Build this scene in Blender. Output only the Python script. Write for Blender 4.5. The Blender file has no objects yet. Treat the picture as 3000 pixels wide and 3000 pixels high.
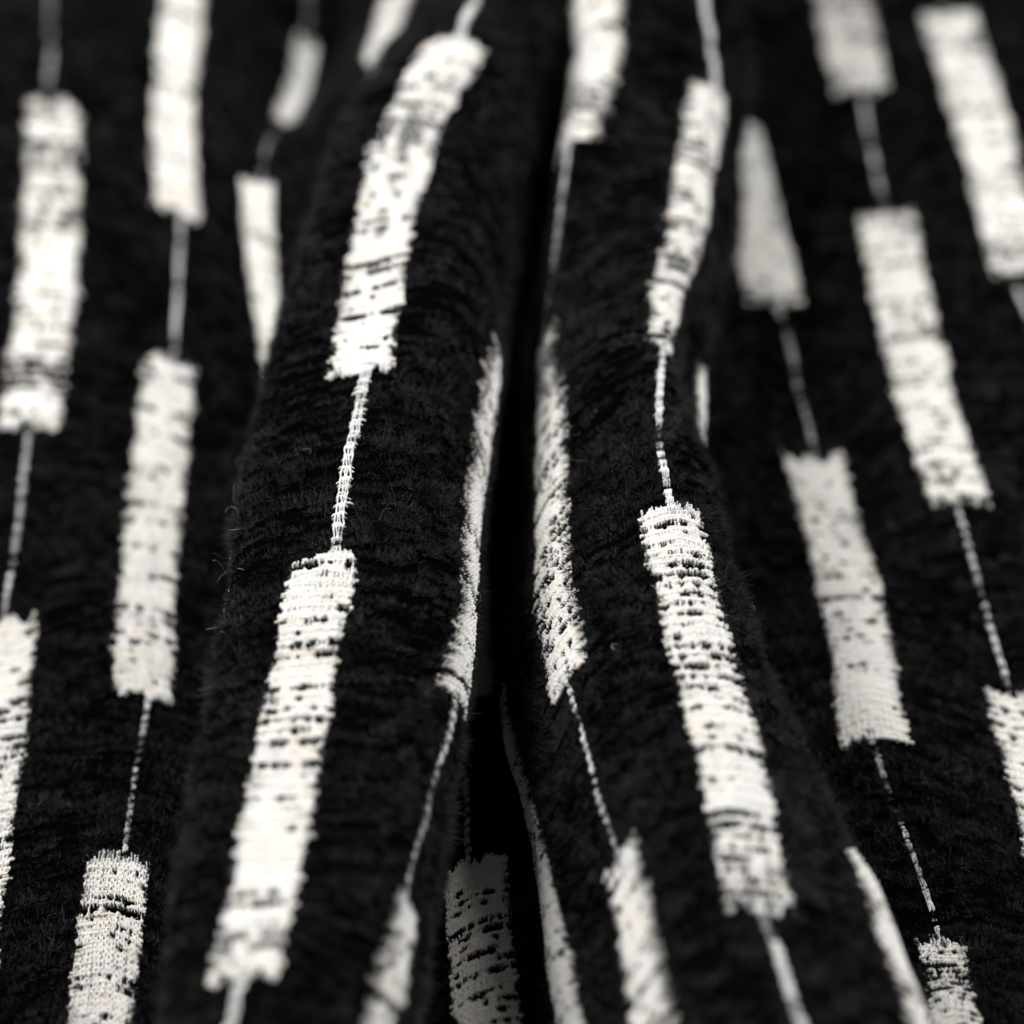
# A folded piece of black chenille cloth with woven white bars, photographed close up.
import bpy, math
import numpy as np
from mathutils import Matrix

R = np.random.default_rng(7)
scene = bpy.context.scene

# ------------------------------------------------------------------ camera
ELEV = math.radians(50); DIST = .52; TANH = .08 / .52
TGT = np.array([0, 0, .018])
FWD = np.array([0, math.cos(ELEV), -math.sin(ELEV)])
RIGHT = np.array([1., 0, 0]); UP = np.cross(RIGHT, FWD)
CAM = TGT - FWD * DIST
cd = bpy.data.cameras.new('camera'); cam = bpy.data.objects.new('camera', cd)
scene.collection.objects.link(cam); scene.camera = cam
m = Matrix.Identity(4)
for i in range(3):
    m[i][0] = RIGHT[i]; m[i][1] = UP[i]; m[i][2] = -FWD[i]; m[i][3] = CAM[i]
cam.matrix_world = m
cd.sensor_width = 36; cd.sensor_fit = 'HORIZONTAL'; cd.lens = 18 / TANH
cd.clip_start = .01; cd.clip_end = 20
cd.dof.use_dof = True; cd.dof.focus_distance = .493; cd.dof.aperture_fstop = 6.5
cd.dof.aperture_blades = 0

# ------------------------------------------------------------------ light
w = bpy.data.worlds.new('World'); scene.world = w; w.use_nodes = True
bg = w.node_tree.nodes['Background']
bg.inputs[0].default_value = (.95, .98, 1.0, 1); bg.inputs[1].default_value = .06
def area(name, loc, aim, size, power, col):
    l = bpy.data.lights.new(name, 'AREA'); l.shape = 'RECTANGLE'; l.size = size[0]; l.size_y = size[1]
    l.energy = power; l.color = col
    o = bpy.data.objects.new(name, l); scene.collection.objects.link(o)
    z = np.array(loc, float) - np.array(aim, float); z /= np.linalg.norm(z)
    x = np.cross([0, 1, 0], z); x /= np.linalg.norm(x); y = np.cross(z, x)
    mm = Matrix.Identity(4)
    for i in range(3):
        mm[i][0] = x[i]; mm[i][1] = y[i]; mm[i][2] = z[i]; mm[i][3] = loc[i]
    o.matrix_world = mm
    return o
area('softbox_left', (-.50, .16, .48), (-.02, 0, .02), (.42, .5), 7.7, (1, .99, .975))
area('softbox_right', (.47, .18, .52), (.02, 0, .02), (.42, .5), 5.8, (1, .99, .975))
vs = scene.view_settings
vs.view_transform = 'Standard'; vs.look = 'None'; vs.gamma = 1; vs.exposure = 0
vs.use_curve_mapping = False

# ------------------------------------------------------------------ the cloth's shape
NODES = """
-1002 2792 10 -1036 2620 10 -1071 2448 9 -1108 2275 8 -1149 2102 7 -1190 1929 7 -1227 1754 7 -1255 1576 7 -1271 1397 8 -1274 1217 9 -1268 1037 10 -1255 857 10 -1242 677 10 -1231 496 9 -1223 317 8 -1216 137 8 -1214 -42 8 -1216 -221 8 -1221 -398 9 -1226 -576 9 -1229 -752 10 -1232 -929 10 -1235 -1105 10 -1238 -1280 10
-894 2787 9 -928 2615 9 -963 2443 8 -1000 2272 8 -1040 2100 8 -1082 1929 8 -1121 1757 10 -1150 1583 13 -1165 1407 18 -1169 1229 24 -1163 1049 27 -1149 867 24 -1134 682 19 -1123 496 14 -1116 310 10 -1110 124 7 -1106 -59 5 -1110 -237 5 -1116 -413 7 -1120 -588 8 -1122 -762 9 -1125 -937 10 -1127 -1112 10 -1131 -1287 10
-787 2781 8 -821 2609 8 -855 2437 8 -891 2267 8 -931 2097 9 -974 1928 12 -1015 1760 15 -1046 1589 20 -1060 1418 30 -1064 1246 41 -1064 1074 51 -1042 883 40 -1026 690 28 -1016 498 19 -1010 304 12 -1005 109 6 -998 -86 1 -1005 -256 3 -1010 -424 6 -1013 -595 8 -1015 -766 9 -1017 -939 10 -1020 -1113 10 -1023 -1288 10
-681 2766 6 -714 2595 7 -748 2424 7 -783 2254 9 -822 2086 14 -865 1920 20 -910 1755 28 -946 1588 36 -954 1416 43 -950 1242 48 -943 1064 47 -927 881 40 -914 694 32 -907 505 25 -906 315 19 -905 126 12 -904 -60 7 -904 -240 5 -905 -413 6 -907 -585 8 -908 -757 9 -909 -929 10 -913 -1103 10 -917 -1277 10
-578 2737 4 -611 2566 5 -644 2396 6 -677 2227 10 -714 2060 19 -757 1897 34 -807 1739 53 -858 1582 70 -849 1410 69 -834 1238 62 -824 1068 56 -810 881 43 -800 695 34 -797 512 31 -803 329 31 -804 125 16 -810 -80 1 -799 -241 3 -800 -400 6 -803 -565 8 -802 -735 10 -803 -906 10 -807 -1079 10 -813 -1253 9
-484 2689 3 -516 2518 4 -547 2347 6 -578 2179 12 -611 2013 25 -651 1853 47 -697 1700 73 -729 1542 89 -726 1375 87 -715 1204 74 -706 1030 58 -694 853 43 -686 674 32 -685 494 25 -689 314 19 -693 134 11 -695 -43 5 -690 -212 3 -691 -378 4 -694 -543 7 -695 -708 10 -697 -876 12 -704 -1047 11 -712 -1221 8
-401 2621 6 -434 2450 7 -464 2279 9 -493 2109 15 -520 1942 28 -551 1783 54 -592 1646 101 -613 1498 125 -600 1335 112 -598 1158 94 -595 982 71 -580 813 49 -575 637 35 -573 461 24 -577 289 17 -581 120 10 -581 -46 5 -573 -208 3 -580 -371 4 -586 -531 8 -589 -693 15 -590 -851 20 -599 -1028 15 -609 -1207 8
-328 2546 24 -360 2374 22 -391 2201 22 -419 2027 25 -444 1851 32 -462 1676 45 -475 1504 61 -487 1343 74 -499 1192 83 -513 1043 91 -515 887 83 -502 727 64 -484 566 49 -472 403 39 -473 239 29 -479 73 21 -481 -92 16 -482 -256 14 -487 -419 17 -493 -583 23 -498 -749 28 -505 -917 29 -514 -1088 25 -523 -1262 17
-252 2484 60 -282 2310 54 -312 2134 49 -341 1954 45 -365 1768 39 -380 1571 28 -378 1349 -2 -387 1180 -1 -409 1045 25 -430 935 86 -440 799 105 -426 642 85 -401 494 77 -374 346 76 -384 180 65 -400 8 58 -409 -165 56 -417 -328 54 -424 -492 57 -430 -657 64 -435 -823 72 -447 -996 67 -461 -1171 61 -475 -1346 54
-166 2456 112 -193 2282 102 -219 2106 91 -243 1929 80 -263 1749 69 -275 1568 59 -283 1389 56 -290 1221 72 -305 1070 108 -324 927 152 -343 776 169 -349 618 163 -346 454 153 -346 287 145 -357 119 140 -375 -51 138 -390 -223 135 -402 -393 132 -412 -564 131 -421 -734 131 -429 -906 129 -440 -1078 128 -454 -1251 126 -469 -1425 123
-76 2462 166 -101 2289 153 -125 2116 141 -148 1943 129 -169 1769 119 -185 1595 117 -196 1422 128 -200 1253 161 -211 1101 202 -231 957 242 -269 799 258 -293 637 255 -322 460 251 -345 281 242 -372 102 238 -397 -78 236 -411 -258 232 -418 -436 222 -434 -609 223 -445 -783 221 -449 -958 212 -459 -1130 215 -470 -1302 216 -481 -1475 216
18 2481 211 -6 2309 199 -31 2137 188 -54 1965 178 -76 1794 173 -95 1624 177 -110 1456 195 -121 1292 230 -135 1134 277 -162 980 325 -216 824 357 -283 659 363 -312 471 354 -357 283 342 -381 98 342 -404 -90 338 -405 -271 336 -425 -447 329 -437 -616 329 -456 -790 325 -464 -969 316 -459 -1142 318 -462 -1316 319 -470 -1490 319
121 2494 234 96 2321 226 71 2149 218 47 1978 213 24 1808 212 4 1639 221 -13 1473 242 -27 1310 278 -42 1151 324 -62 995 372 -91 838 409 -155 658 401 -194 474 393 -218 291 393 -228 110 401 -259 -79 392 -272 -265 391 -295 -444 376 -313 -619 369 -332 -790 371 -352 -956 382 -375 -1133 388 -393 -1310 394 -409 -1485 400
223 2488 213 199 2315 212 175 2143 211 152 1971 211 130 1800 216 110 1630 227 92 1461 247 75 1293 273 56 1127 304 32 962 334 2 796 359 -46 625 369 -73 452 382 -76 280 403 -109 94 392 -128 -92 387 -124 -276 389 -163 -451 380 -179 -630 376 -200 -806 377 -244 -973 380 -272 -1144 386 -291 -1317 392 -308 -1492 399
282 2462 134 266 2288 139 248 2114 145 230 1941 152 211 1768 162 192 1595 174 170 1423 190 144 1251 209 110 1081 228 67 913 244 21 744 256 -4 570 279 -20 392 294 -30 212 299 -49 46 304 -60 -119 304 -65 -282 305 -79 -441 312 -110 -622 303 -148 -804 296 -175 -980 304 -198 -1155 314 -216 -1330 321 -234 -1505 328
246 2433 43 238 2258 47 230 2083 51 221 1908 57 210 1732 67 197 1557 80 179 1382 96 155 1208 115 123 1035 134 87 863 152 49 690 167 17 515 182 -10 339 193 -32 163 194 -46 1 198 -57 -161 199 -67 -322 199 -81 -483 205 -100 -647 201 -121 -817 200 -146 -993 207 -166 -1169 215 -180 -1344 223 -193 -1519 230
150 2424 3 144 2248 3 139 2072 3 134 1895 3 129 1718 5 123 1540 11 114 1362 20 100 1184 31 81 1006 45 57 829 59 29 651 71 1 474 81 -31 304 95 -59 135 100 -76 -32 96 -90 -193 96 -107 -349 105 -118 -507 105 -126 -666 97 -137 -836 100 -146 -1007 105 -152 -1180 112 -156 -1353 120 -157 -1526 129
43 2435 10 39 2259 8 34 2083 7 30 1907 5 25 1730 4 20 1552 3 13 1374 3 3 1195 3 -10 1016 3 -27 837 3 -48 658 7 -73 479 17 -103 304 29 -132 136 35 -149 -26 32 -157 -186 25 -156 -345 19 -148 -504 11 -135 -664 3 -122 -827 4 -115 -996 12 -110 -1167 22 -103 -1339 32 -96 -1513 44
-50 2460 56 -54 2285 57 -57 2110 57 -60 1934 57 -63 1759 55 -67 1583 52 -73 1408 47 -81 1234 40 -92 1062 30 -105 890 18 -118 720 7 -126 551 3 -119 380 2 -99 204 2 -80 25 2 -80 -138 3 -77 -298 3 -66 -456 3 -52 -614 3 -38 -772 6 -29 -946 3 -21 -1126 3 -13 -1303 4 -3 -1479 9
-121 2491 132 -120 2316 136 -118 2141 139 -116 1967 142 -112 1792 143 -106 1618 143 -98 1444 141 -85 1270 135 -70 1096 122 -56 921 100 -46 746 69 -38 571 36 -25 399 14 -9 228 3 4 58 3 10 -111 3 14 -277 3 25 -440 7 39 -601 19 51 -763 32 59 -931 37 67 -1102 39 78 -1276 42 91 -1451 46
-163 2521 228 -154 2347 234 -145 2173 239 -133 1999 243 -118 1825 245 -98 1652 243 -73 1479 237 -43 1305 225 -11 1129 205 16 949 177 34 759 138 42 559 92 43 388 84 37 217 85 24 41 91 4 -138 92 -12 -317 87 12 -463 99 41 -604 115 59 -746 129 83 -909 130 112 -1085 126 137 -1261 124 160 -1435 125
-170 2544 333 -154 2371 338 -136 2198 343 -115 2026 345 -89 1855 344 -59 1686 337 -24 1518 323 14 1352 303 51 1184 278 79 1013 252 84 830 224 72 641 199 56 450 181 40 262 173 29 79 183 21 -100 189 21 -277 190 40 -449 196 73 -602 210 108 -757 215 132 -920 215 156 -1087 215 183 -1256 218 210 -1427 221
-138 2556 435 -115 2384 437 -91 2212 439 -64 2042 438 -32 1873 432 4 1708 420 44 1545 400 84 1388 373 122 1236 342 153 1089 319 138 908 304 102 723 303 78 502 278 58 284 258 62 111 278 59 -61 283 63 -230 287 81 -392 296 115 -558 300 152 -723 300 178 -893 297 204 -1065 299 232 -1237 307 262 -1410 313
-67 2554 514 -41 2381 513 -14 2209 511 17 2039 506 53 1870 497 92 1702 480 133 1537 456 174 1372 424 208 1204 387 227 1030 349 222 849 320 202 678 324 168 500 336 122 318 335 136 156 367 130 -34 357 138 -203 360 159 -367 370 187 -532 372 214 -700 373 237 -871 373 269 -1041 375 302 -1213 380 334 -1384 387
32 2538 547 58 2365 544 86 2193 539 118 2021 532 154 1850 519 193 1681 500 234 1512 472 272 1344 435 303 1176 389 325 1007 340 336 835 300 312 673 305 293 511 323 257 348 331 236 195 362 222 18 381 235 -163 383 259 -338 381 288 -509 376 313 -679 371 328 -848 373 367 -1020 385 401 -1192 404 430 -1364 425
132 2518 520 157 2344 514 183 2171 507 213 1998 497 247 1825 482 284 1654 460 323 1484 430 358 1316 390 381 1151 336 385 986 272 369 819 214 357 657 219 328 495 230 285 339 244 261 186 276 288 22 311 313 -159 320 344 -340 322 379 -517 323 414 -689 324 444 -856 334 476 -1023 353 505 -1192 381 532 -1362 412
207 2504 447 227 2330 437 247 2155 426 270 1980 411 296 1806 392 325 1631 368 353 1457 337 379 1284 298 396 1111 252 398 939 204 381 770 169 358 600 155 331 434 164 308 270 183 293 100 192 298 -57 213 326 -223 218 374 -387 231 433 -551 239 494 -714 246 535 -869 262 566 -1033 283 583 -1207 313 602 -1381 340
257 2505 352 267 2330 339 277 2155 325 289 1979 308 303 1803 288 318 1627 263 334 1450 235 347 1272 204 351 1094 172 339 916 142 315 742 119 287 571 109 268 403 104 265 238 101 274 73 101 295 -89 111 327 -253 120 371 -416 131 422 -578 141 474 -740 152 519 -903 169 555 -1070 190 583 -1238 216 608 -1409 241
296 2518 254 297 2344 238 298 2169 221 298 1994 204 298 1820 184 300 1645 162 307 1471 137 321 1298 110 349 1127 87 384 956 74 383 782 71 350 612 64 315 444 42 306 274 24 317 104 19 336 -64 22 358 -232 28 386 -399 34 421 -564 43 458 -729 55 493 -895 73 525 -1062 95 554 -1231 119 582 -1400 142
346 2538 160 342 2364 143 338 2190 126 332 2017 108 326 1845 88 321 1673 66 319 1503 43 323 1334 21 330 1165 6 339 995 3 350 825 3 364 654 2 383 477 3 399 301 3 414 132 3 431 -30 3 447 -190 3 465 -351 3 494 -513 3 523 -674 5 543 -833 18 560 -994 36 574 -1162 52 589 -1335 66
418 2555 82 414 2381 67 411 2207 53 408 2034 38 405 1861 24 405 1688 12 409 1514 4 417 1340 3 425 1166 3 432 989 3 443 812 5 448 631 9 472 446 5 494 261 1 518 118 3 539 -24 8 551 -165 18 548 -306 30 592 -488 13 629 -671 1 634 -791 23 630 -916 49 648 -1098 43 663 -1278 34
510 2565 29 510 2391 21 509 2216 14 508 2041 8 507 1866 4 507 1691 3 511 1515 3 519 1339 3 531 1164 4 540 989 6 550 815 8 559 642 10 575 470 12 596 301 13 622 137 15 647 -26 13 668 -189 13 681 -349 14 707 -510 11 729 -669 11 733 -825 19 731 -982 27 741 -1149 27 755 -1320 22
615 2572 9 615 2397 6 614 2222 4 613 2046 3 612 1870 3 611 1694 3 613 1517 5 621 1340 7 638 1164 9 648 993 8 660 823 9 667 656 12 681 491 17 700 327 24 724 164 30 756 -30 16 787 -227 2 806 -389 3 821 -547 3 829 -705 8 833 -867 12 833 -1031 16 839 -1200 16 847 -1373 15
722 2579 6 722 2404 5 721 2228 5 720 2053 5 717 1877 5 715 1702 5 714 1527 6 718 1353 7 733 1182 8 749 1012 10 761 842 12 773 673 15 788 502 18 809 330 20 834 155 19 862 -22 14 889 -199 8 910 -373 5 926 -544 5 935 -714 7 939 -885 9 940 -1055 11 944 -1228 11 950 -1402 11
829 2587 7 829 2412 7 828 2237 7 826 2061 7 823 1886 7 820 1710 6 815 1533 4 811 1357 2 832 1191 5 851 1025 9 864 859 13 876 694 17 895 517 17 917 340 16 942 164 14 968 -12 12 994 -187 10 1015 -361 8 1031 -536 8 1041 -711 8 1046 -885 9 1049 -1060 9 1052 -1234 10 1057 -1409 10
936 2596 9 935 2421 9 934 2246 9 932 2072 9 929 1897 8 925 1722 7 922 1548 6 924 1374 6 938 1203 7 955 1032 9 970 861 12 985 690 13 1003 517 13 1025 343 13 1050 169 12 1076 -6 11 1100 -180 10 1121 -354 9 1137 -529 9 1147 -705 9 1153 -880 9 1157 -1055 9 1161 -1231 10 1164 -1406 10
1043 2606 10 1042 2431 10 1041 2256 10 1038 2081 10 1035 1907 9 1032 1732 9 1030 1558 9 1034 1384 8 1045 1211 9 1061 1038 10 1076 865 10 1093 692 11 1112 519 11 1134 345 11 1158 172 11 1183 -1 10 1207 -175 10 1227 -349 10 1243 -524 10 1254 -699 10 1261 -874 10 1265 -1049 10 1269 -1224 10 1272 -1399 10
1151 2613 10 1149 2438 10 1148 2264 10 1145 2089 10 1142 1914 10 1139 1740 10 1138 1566 10 1143 1391 10 1153 1218 10 1167 1044 10 1183 870 10 1200 697 10 1220 523 10 1241 350 10 1266 177 10 1290 4 10 1314 -169 10 1334 -343 10 1350 -518 10 1361 -693 10 1368 -868 10 1373 -1043 10 1376 -1218 10 1380 -1393 10
1258 2619 10 1257 2445 10 1255 2270 10 1252 2095 10 1249 1920 10 1246 1746 10 1246 1572 10 1251 1398 10 1260 1224 10 1274 1050 10 1290 877 10 1308 703 10 1327 530 10 1349 357 10 1373 184 10 1398 11 10 1421 -163 10 1441 -337 10 1457 -511 10 1468 -686 10 1475 -862 10 1480 -1037 10 1484 -1212 10 1487 -1387 10
"""
NU, NV = 39, 24
U0, DU, V0, DV = -2.0, .5, -.175, .0175
NODE = np.array(NODES.split(), float).reshape(NU, NV, 3) / 10000.
def bspline_coef(a):
    n = a.shape[0]
    M = np.zeros((n + 2, n + 2)); rhs = np.zeros((n + 2,) + a.shape[1:])
    for i in range(n):
        M[i + 1, i:i + 3] = [1 / 6, 4 / 6, 1 / 6]; rhs[i + 1] = a[i]
    M[0, :3] = [1, -2, 1]; M[-1, -3:] = [1, -2, 1]
    return np.linalg.solve(M, rhs.reshape(n + 2, -1)).reshape((n + 2,) + a.shape[1:])
COEF = bspline_coef(NODE)
COEF = np.swapaxes(bspline_coef(np.swapaxes(COEF, 0, 1)), 0, 1)
# smooth lattice noise
TAB = R.random((256, 256))
def noise(x, y):
    x = np.asarray(x, float); y = np.asarray(y, float)
    i = np.floor(x).astype(int); j = np.floor(y).astype(int); f = x - i; g = y - j
    f = f * f * (3 - 2 * f); g = g * g * (3 - 2 * g)
    a = TAB[i & 255, j & 255]; b = TAB[(i + 1) & 255, j & 255]; c = TAB[i & 255, (j + 1) & 255]; d = TAB[(i + 1) & 255, (j + 1) & 255]
    return (a * (1 - f) + b * f) * (1 - g) + (c * (1 - f) + d * f) * g

def _w(t, n):
    t = np.clip(t, 0, n - 1.0001); i = np.floor(t).astype(int); f = t - i
    b = np.stack([(1 - f) ** 3, 3 * f ** 3 - 6 * f * f + 4, -3 * f ** 3 + 3 * f * f + 3 * f + 1, f ** 3], -1) / 6
    d = np.stack([-(1 - f) ** 2, 3 * f * f - 4 * f, -3 * f * f + 2 * f + 1, f * f], -1) / 2
    return i, b, d
def frame(u, v):
    """point, unit tangents along the weft and the warp, unit normal of the cloth at (u, v)"""
    u = np.asarray(u, float).ravel(); v = np.asarray(v, float).ravel()
    iu, bu, du = _w((u - U0) / DU, NU); iv, bv, dv = _w((v - V0) / DV, NV)
    P = np.zeros((len(u), 3)); Tu = np.zeros_like(P); Tv = np.zeros_like(P)
    for a in range(4):
        for b in range(4):
            c = COEF[iu + a, iv + b]
            P += c * (bu[:, a] * bv[:, b])[:, None]
            Tu += c * (du[:, a] * bv[:, b])[:, None]
            Tv += c * (bu[:, a] * dv[:, b])[:, None]
    Tu /= np.linalg.norm(Tu, axis=1)[:, None]; Tv /= np.linalg.norm(Tv, axis=1)[:, None]
    N = np.cross(Tv, Tu); N /= np.linalg.norm(N, axis=1)[:, None]
    P += N * ((noise(u * 3.0 + 4, v * 130 + 60) - .5) * .0009)[:, None]      # small puckers
    return P, Tu, Tv, N
def project(P):
    d = P - CAM; z = d @ FWD
    return 1500 + 1500 * (d @ RIGHT) / z / TANH, 1500 - 1500 * (d @ UP) / z / TANH, z
FOCUS = cd.dof.focus_distance

S = .0213                     # one column to the next, metres
BAR, PERIOD = .072, .105      # length of a white bar, bar plus gap
_vt = np.linspace(-.175, .2275, 60)
def _stretch():
    out = np.zeros((19, 60))
    for i, c in enumerate(range(-2, 17)):
        a, _, _, _ = frame(np.full(60, max(c - .12, -2.)), _vt); b, _, _, _ = frame(np.full(60, min(c + .12, 17.)), _vt)
        out[i] = np.linalg.norm(b - a, axis=1) / (min(c + .12, 17.) - max(c - .12, -2.))
    return out
STRETCH = _stretch()
def half(c, v):
    """half a bar's width (5 mm), in columns, where the cloth is at (c, v)"""
    c = np.asarray(c); v = np.asarray(v, float)
    t = np.clip((v - _vt[0]) / (_vt[1] - _vt[0]), 0, 58.999); i = t.astype(int); f = t - i
    k = np.clip(c + 2, 0, 18).astype(int)
    slim = np.where(c == 5, .84, np.where(c == 2, np.where(v < -.03, .5, .82), 1.))
    slim = np.where(c == 10, np.interp(v, [0., .035, .072, .2], [.76, .74, .5, .5]) * (v < .085) + 1. * (v >= .085), slim)
    slim = np.where(c == 13, np.interp(v, [-.025, -.006, .010, .04, .145, .155], [.4, .55, 1., 1., 1., .66]), slim)
    return slim * .0049 / (STRETCH[k, i] * (1 - f) + STRETCH[k, i + 1] * f)
HALF = .0050 / S              # the same on unstretched cloth
PITCH = .00187                # one chenille pick to the next
def wander(u, v):
    return (noise(u * 3.1 + 9, v * 90 + 3) - .5) * .0011 + (noise(u * 9 + 1, v * 300) - .5) * .0005
COLS = list(range(-1, 17))
def phase(c):
    """every other column is set back by half a repeat; the valley's column has slipped"""
    c = np.asarray(c)
    return np.where(c == 7, .026, np.where(c % 2 == 0, 0, PERIOD / 2))
SHORT = {(2, -1): (-.064, None), (3, -1): (None, -.026), (13, -1): (-.024, None), (11, -1): (None, -.047), (11, 0): (.054, .077), (12, 0): (None, .012), (5, -1): (None, -.045)}   # bars broken off short (column, repeat): from, to
def bars_of(c):
    o = phase(c)
    k = -3
    out = []
    while True:
        a = o + k * PERIOD
        if a > .24: break
        b = a + BAR
        if (c, k) in SHORT: b, a = (SHORT[c, k][1] or b), (SHORT[c, k][0] or a)
        if b > -.17: out.append((max(a, -.17), min(b, .222)))
        k += 1
    return out
def edge_noise(c, v, side):
    """how far a bar's edge strays from straight, pick by pick, in columns"""
    j = np.floor(np.asarray(v) / PITCH * 2)
    rag = np.where(np.abs(np.asarray(c) - 7) == 2, 2.2, 1.)
    return rag * (TAB[(j.astype(int) * 7 + c * 31 + (17 if side > 0 else 3)) & 255, (c * 5 + 40) & 255] - .5) * .036 \
        + (noise(np.asarray(v) * 160 + c * 7.7, side * 5.5 + c) - .5) * .05
def end_noise(c, u, which):
    return (noise(np.asarray(u) * 22 + which * 13.3, c * 3.7 + which) - .5) * .0032
def in_bar(u, v, grow=0.):
    c = np.round(u).astype(int); ok = np.zeros(len(u), bool)
    off = phase(c); ph = np.mod(v - off, PERIOD)
    d = u - c
    hw = half(c, v) + grow; hl = hw + edge_noise(c, v, -1); hr = hw + edge_noise(c, v, 1)
    k = np.floor((v - off) / PERIOD).astype(int)
    for (cc, kk), (lo, hi) in SHORT.items():
        m_ = (c == cc) & (k == kk)
        if lo is not None: d = np.where(m_ & (v < lo), 9., d)
        if hi is not None: d = np.where(m_ & (v > hi), 9., d)
    return (d > -hl) & (d < hr) & (ph > -.0001 + end_noise(c, u, 0)) & (ph < BAR + end_noise(c, u, 1))

# ------------------------------------------------------------------ materials
def material(name, rough=.9, attr=True, base=(.5, .5, .5), sheen=0., sheen_rough=.5, spec=.2, grain=None):
    mt = bpy.data.materials.new(name); mt.use_nodes = True; nt = mt.node_tree
    b = nt.nodes['Principled BSDF']
    b.inputs['Roughness'].default_value = rough; b.inputs['Specular IOR Level'].default_value = spec
    b.inputs['Sheen Weight'].default_value = sheen; b.inputs['Sheen Roughness'].default_value = sheen_rough
    b.inputs['Base Color'].default_value = (*base, 1)
    src = None
    if attr:
        at = nt.nodes.new('ShaderNodeAttribute'); at.attribute_name = 'dye'; src = at.outputs['Color']
    if grain:
        tc = nt.nodes.new('ShaderNodeTexCoord'); nz = nt.nodes.new('ShaderNodeTexNoise')
        nz.inputs['Scale'].default_value = grain[0]; nz.inputs['Detail'].default_value = 3
        nt.links.new(tc.outputs['Object'], nz.inputs['Vector'])
        rp = nt.nodes.new('ShaderNodeMapRange'); rp.inputs[1].default_value = .3; rp.inputs[2].default_value = .7
        rp.inputs[3].default_value = grain[1]; rp.inputs[4].default_value = grain[2]
        nt.links.new(nz.outputs['Fac'], rp.inputs[0])
        mx = nt.nodes.new('ShaderNodeMix'); mx.data_type = 'RGBA'; mx.blend_type = 'MULTIPLY'; mx.inputs[0].default_value = 1
        if src: nt.links.new(src, mx.inputs[6])
        else: mx.inputs[6].default_value = (*base, 1)
        nt.links.new(rp.outputs[0], mx.inputs[7]); src = mx.outputs[2]
    if src: nt.links.new(src, b.inputs['Base Color'])
    return mt
M_CLOTH = material('black_ground_weave', 1., False, (.0012, .0012, .0013), sheen=0., spec=0., grain=(2500, .6, 1.3))
M_PILE = material('black_chenille', .85, True, sheen=0., spec=.22)
M_YARN = material('white_cotton_yarn', .9, True, sheen=.1, spec=.15, grain=(5200, .86, 1.06))
M_LINT = material('pale_lint', .7, True, spec=.3)
M_TABLE = material('table_paint', .6, False, (.55, .55, .54), grain=(60, .95, 1.03))

# ------------------------------------------------------------------ objects
def link(o, parent=None):
    scene.collection.objects.link(o)
    if parent: o.parent = parent
    return o
def mesh_object(name, V, F, mat, parent=None, dye=None, smooth=True):
    """V (n,3), F list of int arrays (m,3) or (m,4)"""
    me = bpy.data.meshes.new(name)
    V = np.asarray(V, np.float32); F = [np.asarray(f, np.int32) for f in F if len(f)]
    me.vertices.add(len(V)); me.vertices.foreach_set('co', V.ravel())
    idx = np.concatenate([f.ravel() for f in F]); tot = np.concatenate([np.full(len(f), f.shape[1], np.int32) for f in F])
    start = np.concatenate([[0], np.cumsum(tot)[:-1]]).astype(np.int32)
    me.loops.add(len(idx)); me.loops.foreach_set('vertex_index', idx)
    me.polygons.add(len(tot)); me.polygons.foreach_set('loop_start', start)
    me.polygons.foreach_set('use_smooth', np.full(len(tot), smooth))
    me.update(calc_edges=True)
    if dye is not None:
        a = me.attributes.new('dye', 'FLOAT_COLOR', 'POINT')
        d = np.ones((len(V), 4), np.float32); d[:, :3] = dye
        a.data.foreach_set('color', d.ravel())
    me.materials.append(mat)
    return link(bpy.data.objects.new(name, me), parent)

table = mesh_object('tabletop',
    [(x, y, z) for z in (-.033, -.0035) for x, y in ((-.5, -.5), (.5, -.5), (.5, .6), (-.5, .6))],
    [[(3, 2, 1, 0), (4, 5, 6, 7), (0, 1, 5, 4), (1, 2, 6, 5), (2, 3, 7, 6), (3, 0, 4, 7)]], M_TABLE, smooth=False)
table['kind'] = 'structure'

root = link(bpy.data.objects.new('patterned_fabric', None))
root['label'] = 'black chenille fabric with woven white bars, gathered into two raised folds'
root['category'] = 'fabric'
REG = [  # name, label, from column, to column
    ('flat_panel', 'flat black cloth with white bars left of the folds', -2., 1.7),
    ('fold', 'left raised fold of the black cloth', 1.7, 6.45),
    ('valley', 'dark bottom of the gap between the two folds', 6.45, 7.55),
    ('fold', 'right raised fold of the black cloth', 7.55, 12.3),
    ('flat_panel', 'flat black cloth with white bars right of the folds', 12.3, 17.)]

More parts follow.
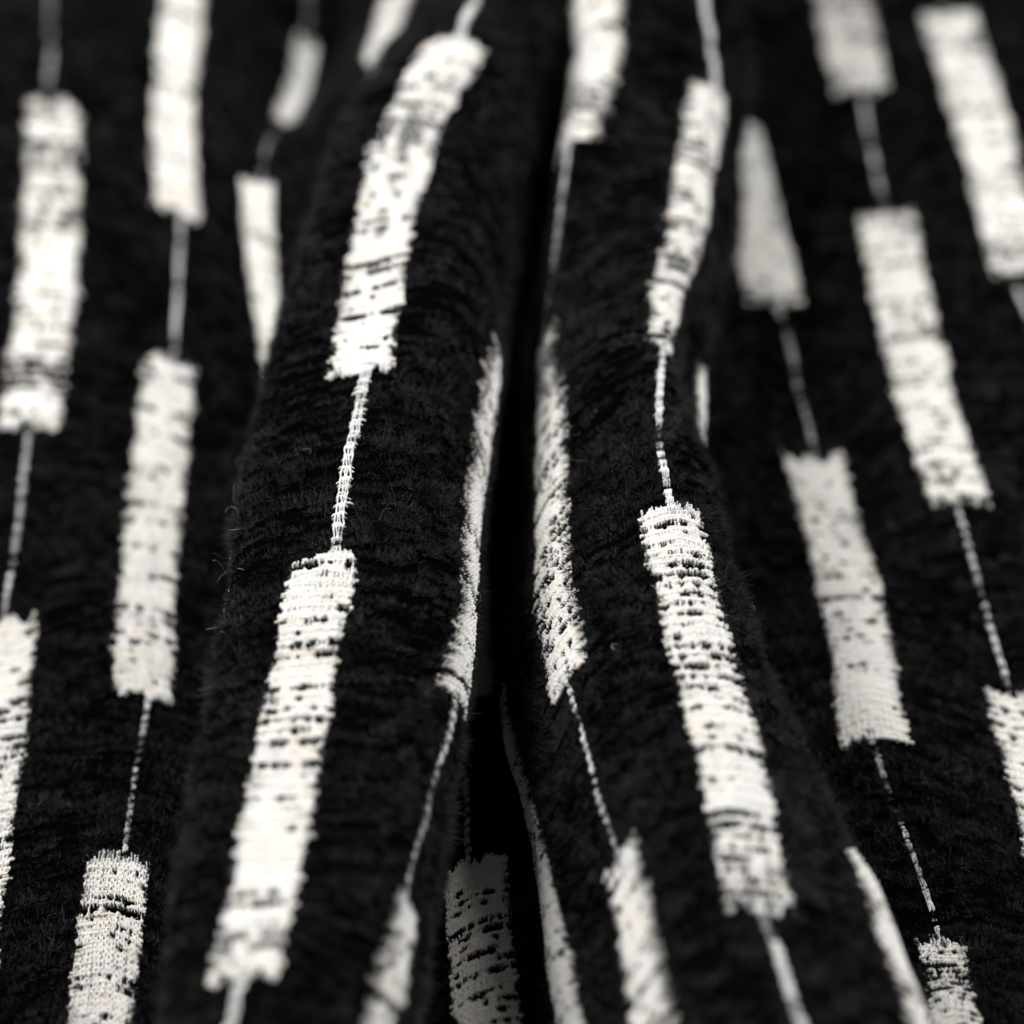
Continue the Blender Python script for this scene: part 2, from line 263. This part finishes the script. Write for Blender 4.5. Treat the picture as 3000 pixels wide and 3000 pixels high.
# ---- ground cloth, ridged by the chenille picks
def lump(u, j):
    return noise(u * S / .0026 + j * 17.3, j * 3.13 + .5)
def ridge(u, v):
    vv = v + wander(u, v)
    x = vv / PITCH; j = np.round(x); f = x - j
    return np.sqrt(np.clip(1 - (f * 1.9) ** 2, 0, 1)), j
GU = .07; GV = PITCH / 3
nv = int((.222 + .172) / GV); vgrid = -.172 + np.arange(nv + 1) * GV
parts = []
for name, label, ua, ub in REG:
    nu = int(round((ub - ua) / GU)); ug = np.linspace(ua, ub, nu + 1)
    UU, VV = np.meshgrid(ug, vgrid, indexing='ij')
    P, tu, tv, n = frame(UU, VV)
    r, j = ridge(UU.ravel(), VV.ravel())
    b = in_bar(UU.ravel(), VV.ravel())
    h = r * (.0001 + .0002 * lump(UU.ravel(), j))
    h = np.where(b, r * .00012 - .0002, h)
    # free hem curls down nothing; keep the sheet's own thickness with an underside
    x, y, z = project(P)
    inside = ((x > -760) & (x < 3760) & (y > -760) & (y < 3760)).reshape(UU.shape)
    cell = inside[:-1, :-1] | inside[1:, 1:]
    I = np.arange(UU.size).reshape(UU.shape)
    a = I[:-1, :-1][cell]; bq = I[1:, :-1][cell]; c = I[1:, 1:][cell]; d = I[:-1, 1:][cell]
    quads = np.stack([a, bq, c, d], 1)[:, ::-1]
    V = P + n * h[:, None]
    used = np.unique(quads); mp = np.full(len(V), -1); mp[used] = np.arange(len(used))
    o = mesh_object(name, V[used], [mp[quads]], M_CLOTH, root)
    o['label'] = label
    parts.append(o)
def part_of(u):
    for k, (_, _, a, b) in enumerate(REG):
        if u < b: return k
    return len(REG) - 1

# ---- chenille pile: short fibres standing out all round each pick
rows = np.arange(int(-.172 / PITCH), int(.222 / PITCH))
def fibres(k, ua, ub, density):
    L = (ub - ua) * S * 1000
    n = int(L * density * len(rows))
    j = rows[R.integers(0, len(rows), n)].astype(float); u = ua + R.random(n) * (ub - ua)
    v = j * PITCH
    v = v - wander(u, v) + R.normal(0, .00016, n)
    P, tu, tv, nn = frame(u, v)
    x, y, z = project(P)
    keep = (x > -700) & (x < 3700) & (y > -700) & (y < 3700)
    keep &= ((x > -220) & (x < 3220) & (y > -220) & (y < 3220)) | (R.random(n) < .25)
    # thin out where the lens blurs single fibres away
    blur = np.abs(z - FOCUS) / z
    keep &= R.random(n) < np.clip(1.15 - blur * 6.5, .26, 1)
    b = in_bar(u, v, -.022)
    keep &= ~b
    return u[keep], v[keep], j[keep], P[keep], tu[keep], tv[keep], nn[keep], blur[keep]
DENS = 42.
def hsh(i, j, k): return TAB[(i * 7 + k * 57 + j * 3) & 255, (j * 11 + k * 29 + i) & 255]
TOTAL = 0
for k, (name, label, ua, ub) in enumerate(REG):
    u, v, j, P, tu, tv, nn, blur = fibres(k, ua, ub, DENS)
    n = len(u); TOTAL += n
    ji = j.astype(int)
    # the pick is a string of little tufts, each with its own height and lean
    t = u * S / .0026 + hsh(ji, ji * 0, 5) * 9 + (noise(u * 12, j * .9) - .5) * 1.2
    ci = np.floor(t).astype(int); f = t - ci
    big = noise(u * 2.6 + 31, j * .21)
    hgt = .30 + .95 * hsh(ci, ji, 1) + .8 * (big - .5)
    dome = np.sqrt(np.clip(1 - (2 * f - 1) ** 2 * .9, .06, 1))
    lean_v = (hsh(ci, ji, 2) - .5) * 1.7 + (big - .5) * .8; lean_u = (hsh(ci, ji, 3) - .5) * .7 + (f - .5) * 1.1
    th = R.uniform(-1.2, 1.2, n); splay = np.where(R.random(n) < .3, R.normal(0, .75, n), R.normal(0, .3, n))
    d = nn * np.cos(th)[:, None] + tv * (np.sin(th) + lean_v * .5)[:, None] + tu * (splay + lean_u * .6)[:, None]
    d /= np.linalg.norm(d, axis=1)[:, None]
    ln = .00195 * np.clip(hgt, .25, 2) * dome * R.uniform(.65, 1.2, n) * np.where(R.random(n) < .05, 1.5, 1)
    base = P + nn * .00002 + tv * ((hsh(ci, ji, 6) - .5) * .0013)[:, None]
    side = np.cross(d, R.normal(0, 1, (n, 3))); side /= np.linalg.norm(side, axis=1)[:, None]
    wd = (R.uniform(.000035, .000075, n) * np.clip(1 + blur * 6, 1, 2.2))[:, None]
    bend = (tu * R.normal(0, 1, (n, 1)) + tv * R.normal(0, 1, (n, 1))) * .00013
    a0 = base - side * wd; a1 = base + side * wd; tip = base + d * ln[:, None] + bend
    V = np.stack([a0, a1, tip], 1).reshape(-1, 3)
    F = np.arange(3 * n).reshape(-1, 3)
    tone = .028 * (.6 + .9 * R.random(n) ** 2) * (.2 + 1.6 * hsh(ci, ji, 4))
    tint = 1 + (np.stack([noise(u * 11 + 5, j * .5), noise(u * 11 + 50, j * .5), noise(u * 11 + 90, j * .5)], 1) - .5) * .35
    dye = np.repeat(tone[:, None] * tint * np.array([.96, .985, 1.02]), 3, axis=0)
    o = mesh_object('pile', V, [F], M_PILE, parts[k], dye, smooth=False)
    o['kind'] = 'stuff'

# ---- threads as half-round tubes
def tubes(u, v, h, rad, across, sides=4, arc=(-.35, math.pi + .35)):
    """u, v, h, rad: (n threads, m points). across: 'v' for threads running along u, 'u' for threads along v"""
    n, mpt = u.shape
    P, tu, tv, nn = frame(u, v)
    side = tv if across == 'v' else tu
    C = P + nn * h.reshape(-1, 1)
    ang = np.linspace(arc[0], arc[1], sides)
    ring = C[:, None, :] + rad.reshape(-1, 1, 1) * (np.cos(ang)[None, :, None] * side[:, None, :] + np.sin(ang)[None, :, None] * nn[:, None, :])
    V = ring.reshape(n, mpt, sides, 3)
    I = np.arange(n * mpt * sides).reshape(n, mpt, sides)
    F = np.stack([I[:, :-1, :-1], I[:, 1:, :-1], I[:, 1:, 1:], I[:, :-1, 1:]], -1)
    return V, F
class Bag:
    def __init__(s): s.V = []; s.F = []; s.D = []; s.n = 0
    def add(s, V, F, D):
        s.V.append(V.reshape(-1, 3)); s.F.append(F.reshape(-1, F.shape[-1]) + s.n); s.D.append(D.reshape(-1, 3)); s.n += V.size // 3
    def build(s, name, mat, parent, smooth=True):
        tri = [f for f in s.F if f.shape[1] == 3]; quad = [f for f in s.F if f.shape[1] == 4]
        F = ([np.concatenate(quad)] if quad else []) + ([np.concatenate(tri)] if tri else [])
        V = np.concatenate(s.V); D = np.concatenate(s.D)
        x, y, _ = project(V); ok = (x > -640) & (x < 3640) & (y > -640) & (y < 3640)
        F = [f[ok[f].any(axis=1)] for f in F]; F = [f for f in F if len(f)]
        used = np.unique(np.concatenate([f.ravel() for f in F])); mp = np.zeros(len(V), np.int64); mp[used] = np.arange(len(used))
        return mesh_object(name, V[used], [mp[f] for f in F], mat, parent, D[used], smooth)
WHITE = np.array([.80, .79, .768]); CREAM = np.array([.78, .74, .68]); PEACH = np.array([.79, .66, .51])

def fleck(u, j, seed, rowk):
    """where the black chenille shows between the white threads"""
    return .55 * noise(u * 17 + seed * 3, j * 5.3 + seed) + .45 * noise(u * 41 + seed * 7, j * 9.1 + seed) + (rowk - .5) * .42 + np.where(np.abs(np.round(u) - 7) == 2, .06, 0.) - np.where(np.round(u) == 2, .12, 0.) + (noise(u * 2.2 + seed, j * .16 + seed * 2) - .5) * .35

def woven_bar(c, va, vb, parent, lod):
    rng = np.random.default_rng(abs(hash((c, round(va * 1e4)))) % 100000)
    bag = Bag()
    seed = c * 13.7 + round(va * 1000) * .37
    j0 = int(math.ceil((va - .0004) / PITCH)); j1 = int(math.floor((vb + .0002) / PITCH))
    picks = np.arange(j0, j1 + 1)
    NW = 21 if lod < 2 else 17
    upos = (np.arange(NW) + .5) / NW * 2 - 1
    upos = upos + rng.normal(0, .32 / NW, NW)
    # ground wefts: three lie between two chenille picks, a thin one crosses the pick itself
    m_ = (26, 18, 13)[lod]
    s = np.linspace(-1, 1, m_)
    for kind, f0, rad0, hh in (('a', .29, .00027, .00046), ('b', .5, .00024, .00044), ('c', .71, .00027, .00046),
                               ('p', -.09, .0002, .00036), ('p', .09, .0002, .00036)):
        vv = picks[:, None] * PITCH + f0 * PITCH + rng.normal(0, .00004, (len(picks), 1))
        vv = vv + np.zeros((1, m_))
        hw = half(c, vv); hl = hw + edge_noise(c, vv, -1) + rng.normal(0, .008, (len(picks), 1)); hr = hw + edge_noise(c, vv, 1) + rng.normal(0, .008, (len(picks), 1))
        uu = c + np.where(s[None] < 0, s[None] * hl, s[None] * hr)
        vv = vv - wander(uu, vv) + (noise(uu * 30 + seed, vv * 900) - .5) * .00013
        h = hh + (noise(uu * 34 + seed * 2, vv * 1500 + 7) - .5) * .00014
        rad = rad0 * (.72 + .56 * noise(uu * 16 + seed, vv * 2100 + 3))
        ph = vv - va
        keep_end = (ph > -.0001 + end_noise(c, uu, 0)) & (ph < (vb - va) + end_noise(c, uu, 1))
        h = np.where(keep_end, h, -.0006)
        if kind == 'p':
            # the chenille shows through where this weft dives
            rowk = TAB[(picks * 11 + c * 3) & 255, (c * 9 + 7) & 255][:, None]
            gap = fleck(uu, picks[:, None], seed, rowk)
            h = np.where(gap > .585, -.0007, h)
        else:
            pk_ = picks + (1 if kind == 'c' else 0)
            rowk = TAB[(pk_ * 11 + c * 3) & 255, (c * 9 + 7) & 255][:, None]
            gap = fleck(uu, pk_[:, None], seed, rowk) + (noise(uu * 25 + seed, vv * 1300) - .5) * .2
            h = np.where(gap > {'a': .67, 'b': .82, 'c': .69}[kind], -.0004, h)
        V, F = tubes(uu, vv, h, rad, 'v', 4 if lod < 1 else 3)
        t = noise(uu * 7 + seed, vv * 1300 + 40); t2 = noise(uu * 5 + seed + 9, vv * 1700 + 80)
        col = WHITE + (CREAM - WHITE) * np.clip(t * 1.7 - .2, 0, 1)[..., None]
        pk = np.clip((t2 - .66) * 6, 0, 1) * (.85 if kind in 'ac' else .3)
        col = col + (PEACH - col) * pk[..., None] * .8
        D = np.repeat(col[:, :, None, :], V.shape[2], axis=2)
        bag.add(V, F, D)
    # warps: thin pale threads floating over the picks
    step = (5, 4, 3)[lod]
    vline = np.arange(va - .0006, vb + .0006, PITCH / step)
    U = c + upos[:, None] * (half(c, vline)[None] * .985)
    VV = vline[None] + np.zeros((NW, 1))
    U = U + (noise(VV * 420 + np.arange(NW)[:, None] * 5.1, seed + np.arange(NW)[:, None] * .9) - .5) * .018
    hw = half(c, VV); lim = np.where(U < c, hw + edge_noise(c, VV, -1), hw + edge_noise(c, VV, 1)) - .004
    U = c + np.clip(U - c, -lim, lim)
    phs = np.mod(np.arange(NW), 2)[:, None] * math.pi
    x = VV / PITCH
    phs = np.mod(np.arange(NW) * .5 + .17 * TAB[np.arange(NW), (c * 3) & 255], 1.)[:, None]
    h = .00050 + .00024 * np.cos(2 * math.pi * (1.5 * x + phs + .35 * noise(VV * 260, np.arange(NW)[:, None] * 3.3))) + (noise(U * 40, VV * 700) - .5) * .00022
    pj = np.round(x).astype(int)
    drop = fleck(U, pj, seed, TAB[(pj * 11 + c * 3) & 255, (c * 9 + 7) & 255]) + (TAB[(pj + np.arange(NW)[:, None] * 9) & 255, 77] - .5) * .3
    near = np.abs(x - np.round(x)) < .36
    h = np.where(near & (drop > .615), h - .0009, h)
    ph = VV - va
    keep = (ph > -.0005 + end_noise(c, U, 0) * 1.3) & (ph < (vb - va) + .0005 + end_noise(c, U, 1) * 1.3)
    h = np.where(keep, h, -.0008)
    rad = np.full(U.shape, .00016 if lod < 2 else .0002) * rng.uniform(.75, 1.25, (NW, 1))
    V, F = tubes(U, VV, h, rad, 'u', 4 if lod < 1 else 3)
    col = np.array([.80, .80, .795]) * rng.uniform(.9, 1.04, (NW, 1, 1)) + np.zeros(U.shape + (3,))
    bag.add(V, F, np.repeat(col[:, :, None, :], V.shape[2], axis=2))
    # loose pale hairs at the two edges
    nh = 260 if lod < 1 else 90
    sgn = rng.choice([-1, 1], nh); v = rng.uniform(va, vb, nh)
    u = c + sgn * (half(c, v) - .01)
    P, tu, tv, nn = frame(u, v)
    d = tu * sgn[:, None] * rng.uniform(.2, 1, (nh, 1)) + nn * rng.uniform(.2, 1, (nh, 1)) + tv * rng.normal(0, .5, (nh, 1))
    b0 = P + nn * .00045; wdt = np.cross(d, nn); wdt /= np.linalg.norm(wdt, axis=1)[:, None] + 1e-9
    V = np.stack([b0 - wdt * .00003, b0 + wdt * .00003, b0 + d * rng.uniform(.0004, .0010, (nh, 1))], 1)
    bag.add(V, np.arange(3 * nh).reshape(-1, 3), np.full((nh, 3, 3), .72))
    o = bag.build('woven_bar', M_YARN, parent)
    return o

def black_tufts(c, va, vb, parent_bag):
    """chenille fibres that poke out between a bar's threads"""
    rng = np.random.default_rng(abs(int(c * 77 + va * 9000)) + 3)
    n = 8500
    picks = rng.integers(int(va / PITCH), int(vb / PITCH) + 1, n)
    u = c + rng.uniform(-1, 1, n) * half(c, picks * PITCH)
    seed = c * 13.7 + round(va * 1000) * .37
    rowk = TAB[(picks * 11 + c * 3) & 255, (c * 9 + 7) & 255]
    gap = fleck(u, picks, seed, rowk)
    k = gap > .585
    u = u[k]; picks = picks[k]; n = len(u)
    if n == 0: return
    v = picks * PITCH; v = v - wander(u, v)
    P, tu, tv, nn = frame(u, v)
    th = rng.uniform(-.9, .9, n)
    d = nn * np.cos(th)[:, None] + tv * np.sin(th)[:, None] + tu * rng.normal(0, .4, (n, 1))
    sd = np.cross(d, rng.normal(0, 1, (n, 3))); sd /= np.linalg.norm(sd, axis=1)[:, None]
    b0 = P + nn * .0001
    V = np.stack([b0 - sd * .00008, b0 + sd * .00008, b0 + d * rng.uniform(.0006, .0013, (n, 1))], 1)
    parent_bag.add(V, np.arange(3 * n).reshape(-1, 3), np.full((n, 3, 3), .012))

def edge_fibres(c, va, vb, bag, n, over_thread=False):
    """chenille fibres along a bar or thread that lean over its two edges"""
    rng = np.random.default_rng(abs(int(c * 59 + va * 8000)) + 5)
    sgn = rng.choice([-1, 1], n); v = rng.uniform(va, vb, n)
    j = np.round(v / PITCH); v = np.where(rng.random(n) < .8, j * PITCH + rng.normal(0, .00025, n), v)
    hw = np.full(n, .055) if over_thread else half(c, v) + np.where(sgn < 0, edge_noise(c, v, -1), edge_noise(c, v, 1))
    u = c + sgn * (hw + rng.uniform(-.012, .03, n))
    v = v - wander(u, v)
    P, tu, tv, nn = frame(u, v)
    d = -tu * sgn[:, None] * rng.uniform(-.3, 1., (n, 1)) + nn * rng.uniform(.45, 1.1, (n, 1)) + tv * rng.normal(0, .35, (n, 1))
    sd = np.cross(d, rng.normal(0, 1, (n, 3))); sd /= np.linalg.norm(sd, axis=1)[:, None]
    b0 = P + nn * .0002
    V = np.stack([b0 - sd * .00005, b0 + sd * .00005, b0 + d * rng.uniform(.0006, .00125, (n, 1)) * (1.7 if c in (5, 9) else 1.)], 1)
    bag.add(V, np.arange(3 * n).reshape(-1, 3), np.full((n, 3, 3), .016))

def connecting_thread(c, va, vb, parent, depth):
    fine = c not in (4, 10)          # on the flat cloth the thread is thin and half drowned in the pile
    rng = np.random.default_rng(abs(int(c * 131 + va * 7000)) + 11)
    bag = Bag(); seed = c * 3.3 + va * 50
    off = rng.uniform(-.05, .05)
    vline = np.arange(va - .0015, vb + .0015, PITCH / 5)
    path = c + off + (noise(vline * 110 + seed, seed) - .5) * .03
    x = vline / PITCH
    n = 4
    U = path[None] + (np.arange(n)[:, None] - 1.5) * (.0095 if fine else .0130) + (noise(vline[None] * 700 + np.arange(n)[:, None] * 9, seed) - .5) * .012
    VV = vline[None] + np.zeros((n, 1))
    VV = VV - wander(U, VV)
    sink = np.clip((noise(vline * 300 + seed, 4.4 + seed) - .45) * 3, 0, 1)
    h = .00098 - depth + .0002 * np.cos(2 * math.pi * x[None] + rng.uniform(0, 6, (n, 1)) * .5) - sink[None] * (.0003 if fine else .0006)
    V, F = tubes(U, VV, h, np.full(U.shape, .00014), 'u', 3)
    bag.add(V, F, np.full(V.shape, .78) * np.array([.99, 1, 1.01]))
    # the short white picks that tie the threads together
    picks = np.arange(math.ceil(va / PITCH), math.floor(vb / PITCH) + 1)
    s = np.linspace(-1, 1, 9)
    for f0 in (.36, .55, .72):
        kk = rng.random(len(picks)) < .86
        vv = (picks[kk, None] + f0) * PITCH + np.zeros((1, 9)) + rng.normal(0, .0001, (kk.sum(), 1))
        pc = np.interp(vv, vline, path)
        hw = rng.uniform(.022, .040, (kk.sum(), 1)) * (.72 if fine else 1.)
        uu = pc + s[None] * hw + rng.normal(0, .006, (kk.sum(), 1))
        vv = vv - wander(uu, vv)
        sk = np.interp(vv, vline, sink)
        hh = .00095 - depth - sk * (.0003 if fine else .0006) - .00045 * s[None] ** 4 + rng.normal(0, .00008, (kk.sum(), 1))
        rad = .0002 * rng.uniform(.7, 1.2, (kk.sum(), 1)) * np.sqrt(np.clip(1.1 - s[None] ** 2 * .8, .1, 1))
        V, F = tubes(uu, vv, hh, rad, 'v', 4)
        tint = np.clip((rng.random((kk.sum(), 1, 1)) - .6) * 2.5, 0, 1)
        col = WHITE * .97 + (PEACH - WHITE) * tint * .6
        D = np.zeros(V.shape) + col[:, :, None, :]
        bag.add(V, F, D)
    return bag.build('connecting_thread', M_YARN, parent)

def in_view(c, va, vb):
    v = np.linspace(va, vb, 13)
    uu = np.concatenate([np.full(13, c - HALF), np.full(13, c + HALF)])
    P, _, _, n = frame(uu, np.concatenate([v, v])); x, y, z = project(P)
    ok = (x > -500) & (x < 3500) & (y > -500) & (y < 3500); near = (x > -20) & (x < 3020) & (y > -20) & (y < 3020)
    return ok.any(), np.min(np.abs(z[near] - FOCUS) / z[near]) if near.any() else 9
tuft_bags = [Bag() for _ in REG]
for c in COLS:
    bl = bars_of(c); k = part_of(c)
    for a, b in bl:
        ok, blur = in_view(c, a, b)
        if ok:
            woven_bar(c, a, b, parts[k], 2 if c in (3, 6, 12) else (0 if blur < .04 else (1 if blur < .1 else 2)))
            black_tufts(c, a, b, tuft_bags[k]); edge_fibres(c, a, b, tuft_bags[k], 5000 if c in (5, 9) else (3000 if blur < .06 else (1000 if blur < 1 else 400)))
    for (a0, a1), (b0, b1) in zip(bl[:-1], bl[1:]):
        ok, blur = in_view(c, a1, b0)
        if ok and (c, round(float(a1), 3)) != (5, -.045):
            connecting_thread(c, a1, b0, parts[k], {4: .00015, 10: .0002, 5: .00045, 9: .0006, 1: .00068, 11: .00085, 12: .0012, 2: .0009}.get(c, .00078)); edge_fibres(c, a1, b0, tuft_bags[k], 350 if c in (4, 10) else 900, True)
for k, bgk in enumerate(tuft_bags):
    if bgk.n:
        o = bgk.build('tuft_fibres', M_PILE, parts[k], smooth=False); o['kind'] = 'stuff'

# ---- stray hairs caught in the pile
def stray(u, v, length, lift, rng, bag):
    P, tu, tv, nn = (a[0] for a in frame([u], [v]))
    npt = 12
    d = nn * rng.uniform(.2, 1.) * lift + tu * rng.normal(0, .8) + tv * rng.normal(0, .8); d /= np.linalg.norm(d)
    pts = [P + nn * .0008]
    axis = rng.normal(0, 1, 3); axis /= np.linalg.norm(axis)
    curl = rng.normal(0, .30)
    for i in range(npt - 1):
        pts.append(pts[-1] + d * length / npt)
        d = d + np.cross(axis, d) * curl + rng.normal(0, .16, 3); d /= np.linalg.norm(d)
        curl += rng.normal(0, .10)
    pts = np.array(pts)
    t = np.gradient(pts, axis=0); t /= np.linalg.norm(t, axis=1)[:, None]
    s1 = np.cross(t, rng.normal(0, 1, 3)); s1 /= np.linalg.norm(s1, axis=1)[:, None]; s2 = np.cross(t, s1)
    r = rng.uniform(.000016, .00003)
    ang = np.arange(3) * 2 * math.pi / 3
    V = pts[:, None] + r * (np.cos(ang)[None, :, None] * s1[:, None] + np.sin(ang)[None, :, None] * s2[:, None])
    I = np.arange(npt * 3).reshape(npt, 3); J = np.roll(I, -1, axis=1)
    F = np.stack([I[:-1], I[1:], J[1:], J[:-1]], -1)
    col = [(.5, .5, .5), (.35, .34, .33), (.42, .32, .25), (.2, .2, .2), (.12, .12, .12)][rng.integers(0, 5)]
    bag.add(V, F, np.zeros(V.shape) + np.array(col))
rs = np.random.default_rng(21)
for k, n, (ua, ub), (va, vb) in ((1, 26, (3.1, 3.6), (.07, .15)), (1, 5, (3.6, 5.3), (.06, .13)), (3, 9, (9.1, 10.8), (.07, .13))):
    bag = Bag()
    for _ in range(n):
        stray(rs.uniform(ua, ub), rs.uniform(va, vb), rs.uniform(.0015, .0048), rs.choice([.3, 1.]), rs, bag)
    o = bag.build('stray_hairs', M_LINT, parts[k]); o['kind'] = 'stuff'
